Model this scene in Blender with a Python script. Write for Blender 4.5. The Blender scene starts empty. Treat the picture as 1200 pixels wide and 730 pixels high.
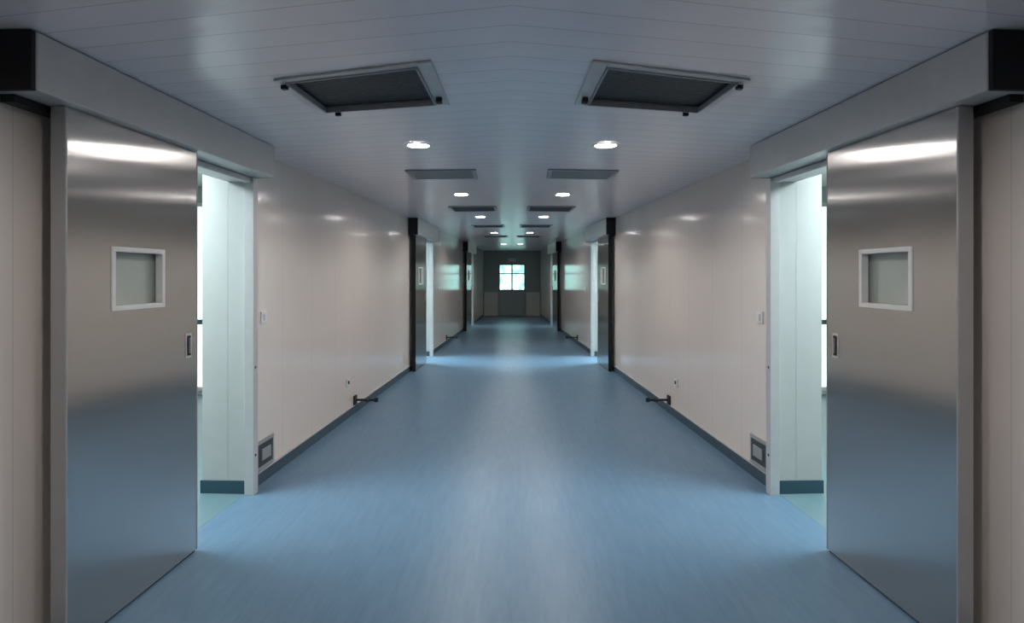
import bpy, bmesh, math
from mathutils import Vector

scene = bpy.context.scene
scene.view_settings.view_transform = 'Standard'
COL = scene.collection
H = 2.38          # ceiling height
TAP = 0.044       # corridor walls converge slightly
HALF = 2.0
END = 21.9
BACK = -3.0

# ------------------------------------------------------------------ materials
def new_mat(name):
    m = bpy.data.materials.new(name); m.use_nodes = True
    nt = m.node_tree
    return m, nt, nt.nodes['Principled BSDF']

def simple(name, col, rough=0.5, metal=0.0, var=0.06, scale=12.0, spec=0.5, bump=0.0):
    m, nt, b = new_mat(name)
    b.inputs['Roughness'].default_value = rough
    b.inputs['Metallic'].default_value = metal
    b.inputs['Specular IOR Level'].default_value = spec
    tc = nt.nodes.new('ShaderNodeTexCoord')
    n = nt.nodes.new('ShaderNodeTexNoise'); n.inputs['Scale'].default_value = scale
    n.inputs['Detail'].default_value = 4
    r = nt.nodes.new('ShaderNodeValToRGB')
    r.color_ramp.elements[0].position = 0.3; r.color_ramp.elements[1].position = 0.7
    r.color_ramp.elements[0].color = (*[c*(1-var) for c in col], 1)
    r.color_ramp.elements[1].color = (*[min(1, c*(1+var)) for c in col], 1)
    nt.links.new(tc.outputs['Object'], n.inputs['Vector'])
    nt.links.new(n.outputs['Fac'], r.inputs['Fac'])
    nt.links.new(r.outputs['Color'], b.inputs['Base Color'])
    if bump:
        bp = nt.nodes.new('ShaderNodeBump'); bp.inputs['Strength'].default_value = bump
        bp.inputs['Distance'].default_value = 0.01
        nt.links.new(n.outputs['Fac'], bp.inputs['Height'])
        nt.links.new(bp.outputs['Normal'], b.inputs['Normal'])
    return m

def emis(name, col, strength):
    m, nt, b = new_mat(name)
    b.inputs['Base Color'].default_value = (*col, 1)
    b.inputs['Emission Color'].default_value = (*col, 1)
    b.inputs['Emission Strength'].default_value = strength
    return m

def math_node(nt, op, a, b=None):
    n = nt.nodes.new('ShaderNodeMath'); n.operation = op
    for i, v in enumerate((a, b)):
        if v is None: continue
        if isinstance(v, (int, float)): n.inputs[i].default_value = v
        else: nt.links.new(v, n.inputs[i])
    return n.outputs[0]

def seam_mask(nt, coord, period, width, offset=0.0):
    c = math_node(nt, 'ADD', coord, offset + 1000*period)
    f = math_node(nt, 'MODULO', c, period)
    return math_node(nt, 'LESS_THAN', f, width)

def wall_mat():
    m, nt, b = new_mat('glossy_wall_panel')
    g = nt.nodes.new('ShaderNodeNewGeometry')
    sx = nt.nodes.new('ShaderNodeSeparateXYZ'); nt.links.new(g.outputs['Position'], sx.inputs[0])
    mask = seam_mask(nt, sx.outputs['Y'], 0.6, 0.006, 0.13)
    n = nt.nodes.new('ShaderNodeTexNoise'); n.inputs['Scale'].default_value = 1.3
    nt.links.new(g.outputs['Position'], n.inputs['Vector'])
    r = nt.nodes.new('ShaderNodeValToRGB')
    r.color_ramp.elements[0].color = (0.64, 0.58, 0.53, 1)
    r.color_ramp.elements[1].color = (0.69, 0.63, 0.58, 1)
    nt.links.new(n.outputs['Fac'], r.inputs['Fac'])
    mix = nt.nodes.new('ShaderNodeMixRGB')
    nt.links.new(mask, mix.inputs['Fac']); nt.links.new(r.outputs['Color'], mix.inputs['Color1'])
    mix.inputs['Color2'].default_value = (0.57, 0.52, 0.475, 1)
    nt.links.new(mix.outputs['Color'], b.inputs['Base Color'])
    b.inputs['Roughness'].default_value = 0.13
    b.inputs['Specular IOR Level'].default_value = 0.28
    n2 = nt.nodes.new('ShaderNodeTexNoise'); n2.inputs['Scale'].default_value = 2.5
    n2.inputs['Detail'].default_value = 1
    nt.links.new(g.outputs['Position'], n2.inputs['Vector'])
    bp = nt.nodes.new('ShaderNodeBump'); bp.inputs['Strength'].default_value = 0.02
    bp.inputs['Distance'].default_value = 0.02
    nt.links.new(n2.outputs['Fac'], bp.inputs['Height']); nt.links.new(bp.outputs['Normal'], b.inputs['Normal'])
    return m

def ceil_mat():
    m, nt, b = new_mat('metal_strip_ceiling')
    g = nt.nodes.new('ShaderNodeNewGeometry')
    sx = nt.nodes.new('ShaderNodeSeparateXYZ'); nt.links.new(g.outputs['Position'], sx.inputs[0])
    ax = math_node(nt, 'ABSOLUTE', sx.outputs['X'])
    t = math_node(nt, 'SUBTRACT', sx.outputs['Y'], math_node(nt, 'MULTIPLY', ax, 0.22))
    mask = seam_mask(nt, t, 0.15, 0.005)
    n = nt.nodes.new('ShaderNodeTexNoise'); n.inputs['Scale'].default_value = 2
    nt.links.new(g.outputs['Position'], n.inputs['Vector'])
    r = nt.nodes.new('ShaderNodeValToRGB')
    r.color_ramp.elements[0].color = (0.80, 0.735, 0.765, 1)
    r.color_ramp.elements[1].color = (0.87, 0.805, 0.835, 1)
    nt.links.new(n.outputs['Fac'], r.inputs['Fac'])
    mix = nt.nodes.new('ShaderNodeMixRGB')
    nt.links.new(mask, mix.inputs['Fac']); nt.links.new(r.outputs['Color'], mix.inputs['Color1'])
    mix.inputs['Color2'].default_value = (0.58, 0.54, 0.56, 1)
    nt.links.new(mix.outputs['Color'], b.inputs['Base Color'])
    b.inputs['Roughness'].default_value = 0.25
    b.inputs['Metallic'].default_value = 0.1
    ph = math_node(nt, 'MULTIPLY', t, 2*math.pi/0.15)
    s = math_node(nt, 'COSINE', ph)
    bp = nt.nodes.new('ShaderNodeBump'); bp.inputs['Strength'].default_value = 0.4
    bp.inputs['Distance'].default_value = 0.001
    nt.links.new(s, bp.inputs['Height']); nt.links.new(bp.outputs['Normal'], b.inputs['Normal'])
    return m

def floor_mat(name, c0, c1, rough=0.36):
    m, nt, b = new_mat(name)
    g = nt.nodes.new('ShaderNodeNewGeometry')
    mp = nt.nodes.new('ShaderNodeMapping'); mp.inputs['Scale'].default_value = (14, 1.6, 1)
    nt.links.new(g.outputs['Position'], mp.inputs['Vector'])
    n = nt.nodes.new('ShaderNodeTexNoise'); n.inputs['Scale'].default_value = 2.0
    n.inputs['Detail'].default_value = 6; n.inputs['Roughness'].default_value = 0.65
    nt.links.new(mp.outputs['Vector'], n.inputs['Vector'])
    r = nt.nodes.new('ShaderNodeValToRGB')
    r.color_ramp.elements[0].position = 0.3; r.color_ramp.elements[1].position = 0.7
    r.color_ramp.elements[0].color = (*c0, 1); r.color_ramp.elements[1].color = (*c1, 1)
    nt.links.new(n.outputs['Fac'], r.inputs['Fac'])
    nt.links.new(r.outputs['Color'], b.inputs['Base Color'])
    b.inputs['Roughness'].default_value = rough
    b.inputs['Specular IOR Level'].default_value = 0.3
    bp = nt.nodes.new('ShaderNodeBump'); bp.inputs['Strength'].default_value = 0.06
    bp.inputs['Distance'].default_value = 0.002
    nt.links.new(n.outputs['Fac'], bp.inputs['Height']); nt.links.new(bp.outputs['Normal'], b.inputs['Normal'])
    return m

def steel_mat():
    m, nt, b = new_mat('brushed_stainless_steel')
    g = nt.nodes.new('ShaderNodeNewGeometry')
    mp = nt.nodes.new('ShaderNodeMapping'); mp.inputs['Scale'].default_value = (60, 60, 1.0)
    nt.links.new(g.outputs['Position'], mp.inputs['Vector'])
    n = nt.nodes.new('ShaderNodeTexNoise'); n.inputs['Scale'].default_value = 3
    nt.links.new(mp.outputs['Vector'], n.inputs['Vector'])
    r = nt.nodes.new('ShaderNodeValToRGB')
    r.color_ramp.elements[0].color = (0.55, 0.53, 0.51, 1)
    r.color_ramp.elements[1].color = (0.59, 0.57, 0.55, 1)
    nt.links.new(n.outputs['Fac'], r.inputs['Fac']); nt.links.new(r.outputs['Color'], b.inputs['Base Color'])
    b.inputs['Metallic'].default_value = 1.0
    b.inputs['Roughness'].default_value = 0.17
    b.inputs['Anisotropic'].default_value = 1.0
    t = nt.nodes.new('ShaderNodeCombineXYZ'); t.inputs[1].default_value = 1.0
    nt.links.new(t.outputs[0], b.inputs['Tangent'])
    return m

M = dict(
    wall=wall_mat(), ceil=ceil_mat(),
    floor=floor_mat('blue_vinyl_floor', (0.09, 0.17, 0.25), (0.12, 0.21, 0.30)),
    floor2=floor_mat('teal_vinyl_floor', (0.11, 0.19, 0.21), (0.13, 0.215, 0.235)),
    steel=steel_mat(),
    alu=simple('satin_aluminium', (0.56, 0.56, 0.56), 0.38, 0.3, 0.03),
    edge=simple('leaf_edge_aluminium', (0.38, 0.38, 0.38), 0.38, 0.4, 0.03),
    header=simple('aluminium_cover', (0.57, 0.555, 0.54), 0.35, 0.2, 0.03),
    black=simple('black_plastic', (0.008, 0.008, 0.009), 0.5, spec=0.3),
    rubber=simple('dark_rubber', (0.02, 0.02, 0.022), 0.7),
    base=simple('slate_blue_skirting', (0.035, 0.065, 0.09), 0.4),
    base2=simple('teal_skirting', (0.025, 0.07, 0.095), 0.4),
    trim=simple('pale_trim', (0.42, 0.42, 0.42), 0.35),
    room=simple('white_room_panel', (0.44, 0.465, 0.445), 0.4, var=0.02),
    frame=simple('pale_window_frame', (0.70, 0.70, 0.68), 0.35),
    pane=simple('frosted_pane', (0.42, 0.46, 0.42), 0.12, var=0.1, scale=3),
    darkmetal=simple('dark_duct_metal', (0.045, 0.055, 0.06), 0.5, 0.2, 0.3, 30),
    grille=simple('grey_louvre_metal', (0.30, 0.31, 0.34), 0.4, 0.2),
    white=simple('white_enamel', (0.6, 0.6, 0.62), 0.35),
    lamp=emis('lamp_glow', (1.0, 0.95, 0.93), 50),
    panel=emis('room_light_panel', (0.83, 0.95, 1.0), 26),
    panel2=emis('bright_room_light_panel', (0.80, 0.94, 1.0), 85),
    daypane=emis('frosted_daylight_pane', (0.88, 1.0, 0.98), 1.0),
    endwall=simple('grey_end_wall', (0.30, 0.31, 0.31), 0.3),
    cream=simple('cream_panel', (0.60, 0.58, 0.54), 0.3),
    doorgrey=simple('grey_door_paint', (0.34, 0.37, 0.38), 0.4),
    winframe=simple('dark_teal_window_frame', (0.05, 0.11, 0.11), 0.4),
)
mg, nt, b = new_mat('tinted_window_glass')
b.inputs['Base Color'].default_value = (0.85, 0.98, 0.96, 1)
b.inputs['Transmission Weight'].default_value = 1.0
b.inputs['Roughness'].default_value = 0.0
b.inputs['IOR'].default_value = 1.02
M['glass'] = mg

# ------------------------------------------------------------------ geometry helpers
NRM = math.hypot(1, TAP)
def P(s, u, v, z):
    """corridor-wall frame: u along the wall, v out of the wall into the corridor"""
    dx, dy = -s*TAP/NRM, 1/NRM
    nx, ny = -s/NRM, -TAP/NRM
    return Vector((s*HALF + dx*u + nx*v, dy*u + ny*v, z))
ID = lambda x, y, z: Vector((x, y, z))

def empty(name, loc):
    e = bpy.data.objects.new(name, None); e.location = loc
    e.empty_display_size = 0.1; COL.objects.link(e); return e

def build(name, boxes, fn=ID, parent=None, bevel=0.0):
    """boxes: (a0,a1,b0,b1,z0,z1,mat) each mapped through fn"""
    bm = bmesh.new(); mats = []
    allc = []
    for bx in boxes:
        a0, a1, b0, b1, z0, z1, mt = bx
        if mt not in mats: mats.append(mt)
        vs = [fn(a, b_, z) for z in (z0, z1) for (a, b_) in ((a0, b0), (a1, b0), (a1, b1), (a0, b1))]
        allc += vs
        bv = [bm.verts.new(v) for v in vs]
        for f in ((0, 3, 2, 1), (4, 5, 6, 7), (0, 1, 5, 4), (1, 2, 6, 5), (2, 3, 7, 6), (3, 0, 4, 7)):
            fc = bm.faces.new([bv[i] for i in f]); fc.material_index = mats.index(mt)
    bmesh.ops.recalc_face_normals(bm, faces=bm.faces)
    c = Vector((sum(v.x for v in allc)/len(allc), sum(v.y for v in allc)/len(allc), min(v.z for v in allc)))
    bmesh.ops.translate(bm, vec=-c, verts=bm.verts)
    me = bpy.data.meshes.new(name); bm.to_mesh(me); bm.free()
    for mt in mats: me.materials.append(M[mt])
    o = bpy.data.objects.new(name, me); COL.objects.link(o)
    if parent: o.parent = parent; o.location = c - parent.location
    else: o.location = c
    if bevel:
        md = o.modifiers.new('bevel', 'BEVEL'); md.width = bevel; md.segments = 2
        md.limit_method = 'ANGLE'
    return o

def sidefn(s): return lambda u, v, z: P(s, u, v, z)

# ------------------------------------------------------------------ doors layout
DOORS = [
    dict(h=(2.15, 4.10), d=0.195, z0=2.165, leaf=(2.36, 3.25), op=(3.20, 4.12)),
    dict(h=(9.20, 11.10), d=0.15, z0=2.12, leaf=(9.26, 10.15), op=(10.05, 11.05)),
    dict(h=(15.8, 17.9), d=0.15, z0=2.12, leaf=(15.86, 17.0), op=(16.9, 17.85)),
]
TH = 0.12
dn = 0
for s, side in ((-1, 'left'), (1, 'right')):
    F = sidefn(s)
    bx = []; cur = BACK
    for D in DOORS:
        bx.append((cur, D['op'][0], -TH, 0, 0, H, 'wall'))
        bx.append((D['op'][0], D['op'][1], -TH, 0, D['z0']-0.005, H, 'wall'))
        cur = D['op'][1]
    bx.append((cur, END+0.1, -TH, 0, 0, H, 'wall'))
    build('wall_'+side, bx, F)
    bx = []; cur = BACK
    for D in DOORS:
        bx.append((cur, D['op'][0]-0.03, 0.0, 0.012, 0.0, 0.085, 'base'))
        bx.append((cur, D['op'][0]-0.03, 0.0, 0.016, 0.085, 0.092, 'trim'))
        cur = D['op'][1]+0.02
    bx.append((cur, END, 0.0, 0.012, 0.0, 0.085, 'base'))
    bx.append((cur, END, 0.0, 0.016, 0.085, 0.092, 'trim'))
    build('baseboard_'+side, bx, F)

    for i, D in enumerate(DOORS):
        dn += 1
        h0, h1 = D['h']; o0, o1 = D['op']; l0, l1 = D['leaf']; d = D['d']; z0 = D['z0']
        OPH = z0-0.005
        e = empty('door_%d' % dn, F((o0+o1)/2, 0.05, 0))
        build('header_cover', [(h0+0.012, h1-0.004, 0.001, d, z0, H-0.003, 'header')], F, e, 0.006)
        build('header_end_cap', [(h0-0.01, h0+0.011, 0.001, d-0.004, z0-0.004, H-0.004, 'black'),
                                 (h1-0.003, h1+0.008, 0.001, d-0.004, z0-0.004, H-0.004, 'header')], F, e, 0.003)
        build('guide_rail', [(h0+0.05, l1-0.02, 0.02, 0.075, z0-0.03, z0-0.001, 'black')], F, e)
        v1 = d-0.05; v0 = v1-0.055
        zt = z0-0.004; zb = 0.012
        W = l1-l0
        w0 = l0+0.247*W/0.89; w1 = w0+0.36
        wz0, wz1 = 1.345, 1.62
        build('leaf', [
            (l0, w0, v0, v1, zb, zt, 'steel'), (w1, l1, v0, v1, zb, zt, 'steel'),
            (w0, w1, v0, v1, zb, wz0, 'steel'), (w0, w1, v0, v1, wz1, zt, 'steel')], F, e)
        build('leaf_edge_profile', [
            (l0-0.012, l0-0.001, v0-0.004, v1+0.004, zb, zt, 'edge' if i == 0 else 'black'),
            (l1+0.001, l1+0.01, v0-0.004, v1+0.002, zb, zt, 'edge')], F, e, 0.003)
        fw = 0.022
        build('leaf_window_frame', [
            (w0-0.004, w0+fw-0.004, v1-0.03, v1+0.006, wz0-0.004, wz1+0.004, 'frame'),
            (w1-fw+0.004, w1+0.004, v1-0.03, v1+0.006, wz0-0.004, wz1+0.004, 'frame'),
            (w0+fw-0.004, w1-fw+0.004, v1-0.03, v1+0.006, wz1-fw+0.004, wz1+0.004, 'frame'),
            (w0+fw-0.004, w1-fw+0.004, v1-0.03, v1+0.006, wz0-0.004, wz0+fw-0.004, 'frame')], F, e, 0.002)
        build('leaf_window_pane', [(w0+0.001, w1-0.001, v0+0.005, v0+0.012, wz0+0.001, wz1-0.001, 'pane')], F, e)
        hu = l1-0.075
        build('recessed_pull_handle', [
            (hu-0.026, hu+0.026, v1, v1+0.003, 1.06, 1.19, 'alu'),
            (hu-0.017, hu+0.017, v1+0.003, v1+0.004, 1.072, 1.178, 'rubber'),
            (hu-0.003, hu+0.004, v1+0.004, v1+0.014, 1.085, 1.165, 'edge')], F, e, 0.001)
        build('floor_guide', [(l0, l1, v0+0.01, v1-0.01, 0.0, 0.011, 'rubber')], F, e)
        build('door_frame', [
            (o1-0.055, o1+0.012, 0.001, 0.065, 0.0, z0-0.005, 'alu'),
            (o1-0.022, o1-0.001, -TH-0.01, 0.0, 0.0, OPH-0.001, 'room'),
            (o0+0.001, o0+0.022, -TH-0.01, 0.0, 0.0, OPH-0.001, 'alu'),
            (l1+0.012, o1-0.055, 0.001, 0.045, OPH-0.035, z0-0.005, 'alu'),
            (o0+0.022, o1-0.022, -TH-0.01, 0.0, OPH-0.022, OPH-0.001, 'alu')], F, e, 0.002)
        build('frame_screw_caps', [
            (o1-0.035, o1-0.02, 0.065, 0.068, 0.26, 0.275, 'rubber'),
            (o1-0.035, o1-0.02, 0.065, 0.068, 0.86, 0.875, 'rubber')], F, e)

    # ------------------ side rooms seen through the doorways
    ru = [(1.2, 7.4), (8.6, 13.5), (14.6, 20.2)]
    for k, (r0, r1) in enumerate(ru):
        D = DOORS[k]; o1 = D['op'][1]
        vo = -3.2
        build('floor_side_room_%s_%d' % (side, k+1), [(r0, r1, vo, -0.005, -0.05, 0.001, 'floor2')], F)
        build('ceiling_side_room_%s_%d' % (side, k+1), [(r0, r1, vo, -TH, 2.6, 2.65, 'room')], F)
        build('wall_side_room_%s_%d' % (side, k+1), [
            (r0-0.08, r0, vo, -TH, 0, 2.6, 'room'), (r1, r1+0.08, vo, -TH, 0, 2.6, 'room'),
            (r0-0.08, r1+0.08, vo-0.08, vo, 0, 2.6, 'room'),
            (r0, r1, -TH-0.001, -TH, H, 2.6, 'room')], F)
        build('wall_pier_%s_%d' % (side, k+1), [
            (o1-0.022, o1+0.35, -0.31, -TH-0.011, 0.0, 2.6, 'room'),
            (o1+0.20, o1+0.60, -0.42, -0.311, 0.0, 2.6, 'room')], F)
        build('baseboard_pier_%s_%d' % (side, k+1), [
            (o1-0.034, o1-0.0225, -0.318, -0.002, 0.002, 0.09, 'base2'),
            (o1+0.188, o1+0.199, -0.43, -0.32, 0.002, 0.09, 'base2')], F)
        we = empty('window_side_room_%s_%d' % (side, k+1), F(r1, -1.9, 0))
        build('frame', [(r1-0.03, r1-0.002, -2.95, -2.90, 0.05, 2.4, 'frame'), (r1-0.03, r1-0.002, -0.9, -0.85, 0.05, 2.4, 'frame'),
                        (r1-0.03, r1-0.002, -2.9, -0.9, 0.05, 0.1, 'frame'), (r1-0.03, r1-0.002, -2.9, -0.9, 0.88, 0.94, 'winframe'),
                        (r1-0.03, r1-0.002, -2.9, -0.9, 2.35, 2.4, 'frame'), (r1-0.03, r1-0.002, -1.92, -1.88, 0.1, 2.35, 'frame')], F, we)
        build('pane', [(r1-0.015, r1-0.006, -2.9, -0.9, 0.1, 2.35, 'daypane')], F, we)
        sh = 0.6 if k == 1 else 0.0
        build('ceiling_light_panel', [(o1-1.3+sh, o1-0.1+sh, -1.7, -0.5, 2.57, 2.598, 'panel2' if k == 1 else 'panel')], F)

    # ------------------ wall fittings
    for (u, v) in ((6.5, 0), (13.0, 0)):
        e = empty('foot_door_switch', F(u, 0.05, 0.14))
        build('wall_bracket', [(u-0.045, u+0.045, 0.001, 0.02, 0.09, 0.19, 'rubber')], F, e, 0.004)
        build('arm', [(u-0.012, u+0.012, 0.02, 0.23, 0.13, 0.152, 'rubber')], F, e, 0.004)
        build('pedal', [(u-0.05, u+0.05, 0.14, 0.16, 0.125, 0.157, 'rubber'),
                        (u-0.02, u+0.02, 0.225, 0.26, 0.12, 0.165, 'rubber')], F, e, 0.005)
    build('wall_socket_box', [(4.22, 4.50, 0.001, 0.012, 0.10, 0.31, 'edge'),
                              (4.245, 4.475, 0.012, 0.014, 0.125, 0.285, 'darkmetal'),
                              (4.29, 4.43, 0.014, 0.022, 0.165, 0.245, 'edge')], F, None, 0.002)
    build('light_switch', [(4.30, 4.385, 0.001, 0.012, 1.15, 1.235, 'frame'),
                           (4.325, 4.36, 0.012, 0.018, 1.17, 1.215, 'white')], F, None, 0.002)
    build('wall_outlet', [(6.22, 6.305, 0.001, 0.012, 0.33, 0.415, 'frame'),
                          (6.25, 6.275, 0.012, 0.02, 0.355, 0.39, 'rubber')], F, None, 0.002)
    build('door_push_button', [(11.9, 11.985, 0.001, 0.014, 1.15, 1.235, 'frame'),
                               (11.925, 11.96, 0.014, 0.02, 1.175, 1.21, 'white')], F, None, 0.002)

# ------------------------------------------------------------------ floor / ceiling / end walls
build('floor', [(-2.3, 2.3, BACK-0.1, END+0.2, -0.08, 0.0, 'floor')])
xe = HALF - TAP*END
WX, WZ0, WZ1 = 0.48, 0.92, 1.89
build('wall_end', [
    (-xe-0.2, -WX, END, END+0.12, 0, H, 'endwall'), (WX, xe+0.2, END, END+0.12, 0, H, 'endwall'),
    (-WX, WX, END, END+0.12, 0, WZ0, 'endwall'), (-WX, WX, END, END+0.12, WZ1, H, 'endwall')])
build('trim_end_left', [(-xe+0.02, -0.52, END-0.03, END-0.001, 0.0, 0.86, 'cream')], bevel=0.004)
build('trim_end_right', [(0.52, xe-0.02, END-0.03, END-0.001, 0.0, 0.86, 'cream')], bevel=0.004)
build('door_7', [(-0.44, 0.44, END-0.035, END-0.001, 0.01, 0.86, 'doorgrey'),
                 (-0.40, -0.02, END-0.045, END-0.035, 0.08, 0.80, 'doorgrey'),
                 (0.02, 0.40, END-0.045, END-0.035, 0.08, 0.80, 'doorgrey')], bevel=0.003)
e = empty('window_1', Vector((0, END+0.06, WZ0)))
fr = 0.035
build('frame', [
    (-WX, -WX+fr, END+0.02, END+0.08, WZ0, WZ1, 'winframe'), (WX-fr, WX, END+0.02, END+0.08, WZ0, WZ1, 'winframe'),
    (-WX+fr, WX-fr, END+0.02, END+0.08, WZ0, WZ0+fr, 'winframe'), (-WX+fr, WX-fr, END+0.02, END+0.08, WZ1-fr, WZ1, 'winframe'),
    (-0.025, 0.025, END+0.02, END+0.08, WZ0+fr, WZ1-fr, 'winframe'),
    (-WX+fr, -0.025, END+0.03, END+0.07, 1.52, 1.56, 'winframe'), (0.025, WX-fr, END+0.03, END+0.07, 1.52, 1.56, 'winframe')], parent=e)
build('glass', [(-WX+fr, WX-fr, END+0.045, END+0.05, WZ0+fr, WZ1-fr, 'glass')], parent=e)
build('exit_sign', [(-0.14, 0.14, END-0.03, END-0.001, 1.98, 2.10, 'white')], bevel=0.003)
build('wall_back', [(-2.4, 2.4, BACK-0.12, BACK, 0, H, 'wall')])

VENTS = [
    [(-1.07, 2.68), (-0.33, 2.44), (-0.32, 3.06), (-1.03, 3.22)],
    [(-0.90, 5.02), (-0.30, 4.96), (-0.31, 5.40), (-0.90, 5.46)],
    [(-0.82, 7.66), (-0.20, 7.62), (-0.20, 8.20), (-0.82, 8.26)],
    [(-0.72, 10.5), (-0.14, 10.46), (-0.14, 11.0), (-0.72, 11.04)],
    [(-0.66, 13.4), (-0.10, 13.4), (-0.10, 13.9), (-0.66, 13.9)],
]
def quadfn(q):
    q = [Vector((x, y, 0)) for x, y in q]
    def f(a, b_, z):
        p = (q[0]*(1-a)+q[1]*a)*(1-b_) + (q[3]*(1-a)+q[2]*a)*b_
        return Vector((p.x, p.y, z))
    return f
ceil = build('ceiling', [(-2.3, 2.3, BACK-0.1, END+0.2, H, H+0.04, 'ceil')])
cut = []
quads = []
for i, q in enumerate(VENTS):
    for s in (-1, 1):
        qq = [(x*(1 if s == -1 else -1), y) for x, y in q]
        quads.append((i, qq))
        a = 0.05
        cut.append((a, 1-a, a, 1-a, H-0.1, H+0.2, quadfn(qq)))
for c in cut:
    co = build('cutter', [(*c[:6], 'black')], c[6])
    md = ceil.modifiers.new('b', 'BOOLEAN'); md.operation = 'DIFFERENCE'; md.object = co; md.solver = 'EXACT'
dg = bpy.context.evaluated_depsgraph_get()
dg.update()
nm = bpy.data.meshes.new_from_object(ceil.evaluated_get(dg))
ceil.modifiers.clear(); ceil.data = nm
for o in [o for o in bpy.data.objects if o.name.startswith('cutter')]:
    bpy.data.objects.remove(o, do_unlink=True)
if not any(m and m.name.startswith('metal_strip') for m in nm.materials):
    nm.materials.clear(); nm.materials.append(M['ceil'])

for i, qq in quads:
    f = quadfn(qq)
    cx = sum(p[0] for p in qq)/4; cy = sum(p[1] for p in qq)/4
    e = empty('ceiling_vent', Vector((cx, cy, H)))
    fm = 'alu' if i == 0 else 'grille'
    w = 0.06; wr = 0.09 if i == 0 else 0.06
    wb = 0.06
    left = [(0, w, 0, 1, H-0.012, H-0.001, fm)]
    build('frame', left + [(1-wr, 1, 0, 1, H-0.012, H-0.001, fm),
                    (w, 1-wr, 0, wb, H-0.012, H-0.001, fm), (w, 1-wr, 1-wb, 1, H-0.012, H-0.001, fm)], f, e, 0.003)
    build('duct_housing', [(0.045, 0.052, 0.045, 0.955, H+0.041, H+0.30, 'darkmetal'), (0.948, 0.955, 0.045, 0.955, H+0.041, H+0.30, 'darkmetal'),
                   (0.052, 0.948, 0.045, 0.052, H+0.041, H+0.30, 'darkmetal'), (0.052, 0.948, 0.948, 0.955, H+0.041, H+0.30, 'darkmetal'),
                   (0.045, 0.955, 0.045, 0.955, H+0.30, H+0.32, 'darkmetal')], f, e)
    if i == 0:
        sl = [(0.06, 0.94, 0.07+j*0.036, 0.07+j*0.036+0.026, H+0.012, H+0.026, 'darkmetal') for j in range(24)]
        sl.append((0.055, 0.945, 0.055, 0.945, H+0.027, H+0.035, 'darkmetal'))
        build('filter_pleats', sl, f, e)
        build('inner_rim', [(w, w+0.012, wb, 1-wb, H-0.022, H+0.005, 'grille'), (1-wr-0.012, 1-wr, wb, 1-wb, H-0.022, H+0.005, 'grille'),
                            (w+0.012, 1-wr-0.012, 1-wb-0.02, 1-wb, H-0.022, H+0.005, 'grille'), (w+0.012, 1-wr-0.012, wb, wb+0.015, H-0.018, H+0.005, 'grille')], f, e, 0.002)
        build('clips', [(0.13, 0.17, 0.95, 0.99, H-0.035, H-0.012, 'black'), (0.93, 0.97, 0.75, 0.82, H-0.035, H-0.012, 'black'),
                        (0.01, 0.05, 0.1, 0.15, H-0.03, H-0.012, 'black')], f, e, 0.002)
    else:
        mt = 'grille' if i == 1 else 'darkmetal'
        sl = [(0.06, 0.94, 0.07+j*0.067, 0.07+j*0.067+0.038, H-0.010, H+0.004, mt) for j in range(13)]
        build('louvres', sl, f, e)

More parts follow.
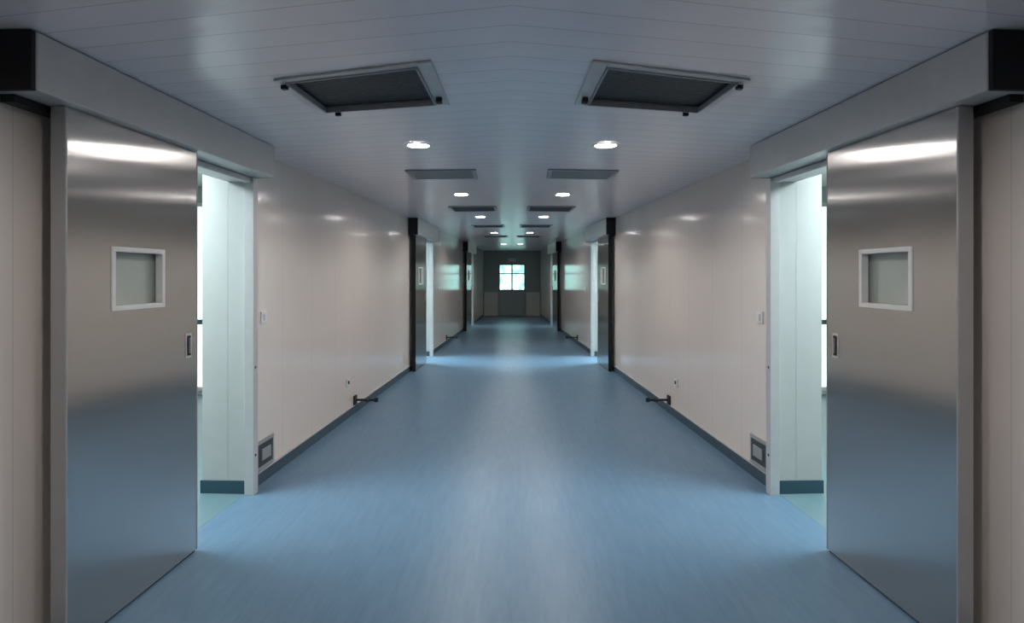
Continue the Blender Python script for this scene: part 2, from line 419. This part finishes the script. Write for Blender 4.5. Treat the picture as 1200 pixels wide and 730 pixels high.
# downlights
def lathe(name, prof, mat, parent, loc, seg=32):
    bm = bmesh.new(); rings = []
    for r, z in prof:
        rings.append([bm.verts.new((r*math.cos(2*math.pi*k/seg), r*math.sin(2*math.pi*k/seg), z)) for k in range(seg)])
    for a, b_ in zip(rings, rings[1:]):
        for k in range(seg):
            bm.faces.new([a[k], a[(k+1) % seg], b_[(k+1) % seg], b_[k]])
    if prof[-1][0] < 0.065 and mat == 'lamp': bm.faces.new(rings[-1])
    bmesh.ops.recalc_face_normals(bm, faces=bm.faces)
    me = bpy.data.meshes.new(name); bm.to_mesh(me); bm.free(); me.materials.append(M[mat])
    for p in me.polygons: p.use_smooth = True
    o = bpy.data.objects.new(name, me); COL.objects.link(o)
    o.parent = parent; o.location = loc - parent.location
    return o
ys = [-1.0, 1.5, 4.05, 6.55, 9.05, 12.5, 17.0]
for y in ys:
    for s in (-1, 1):
        x = s*(0.76 - 0.031*y)
        e = empty('recessed_downlight', Vector((x, y, H)))
        lathe('trim_ring', [(0.092, -0.001), (0.094, -0.004), (0.086, -0.008), (0.074, -0.007), (0.072, -0.002)], 'white', e, Vector((x, y, H)))
        lathe('bulb_lens', [(0.072, -0.002), (0.068, -0.005), (0.03, -0.007)], 'lamp', e, Vector((x, y, H)))
        ld = bpy.data.lights.new('lamp', 'SPOT')
        ld.energy = 30 if y < 2 else (35 if y < 10 else 20)
        ld.color = (1.0, 0.93, 0.89); ld.spot_size = math.radians(170); ld.spot_blend = 0.5
        ld.shadow_soft_size = 0.05
        lo = bpy.data.objects.new('lamp_light', ld); COL.objects.link(lo)
        lo.parent = e; lo.location = (0, 0, -0.03)

# ------------------------------------------------------------------ world (daylight outside the end window)
w = bpy.data.worlds.new('world'); scene.world = w; w.use_nodes = True
nt = w.node_tree; bg = nt.nodes['Background']
tc = nt.nodes.new('ShaderNodeTexCoord')
n = nt.nodes.new('ShaderNodeTexNoise'); n.inputs['Scale'].default_value = 90
r = nt.nodes.new('ShaderNodeValToRGB')
r.color_ramp.elements[0].position = 0.35; r.color_ramp.elements[0].color = (0.22, 0.52, 0.48, 1)
r.color_ramp.elements[1].position = 0.55; r.color_ramp.elements[1].color = (0.66, 1.0, 0.96, 1)
nt.links.new(tc.outputs['Generated'], n.inputs['Vector']); nt.links.new(n.outputs['Fac'], r.inputs['Fac'])
nt.links.new(r.outputs['Color'], bg.inputs['Color']); bg.inputs['Strength'].default_value = 2.4

# ------------------------------------------------------------------ camera
cd = bpy.data.cameras.new('camera'); cd.sensor_width = 36; cd.lens = 36*700/1200
cd.shift_y = -43/1200; cd.clip_start = 0.05
co = bpy.data.objects.new('camera', cd); COL.objects.link(co)
co.location = (0, 0, 1.5); co.rotation_euler = (math.radians(90), 0, 0)
scene.camera = co
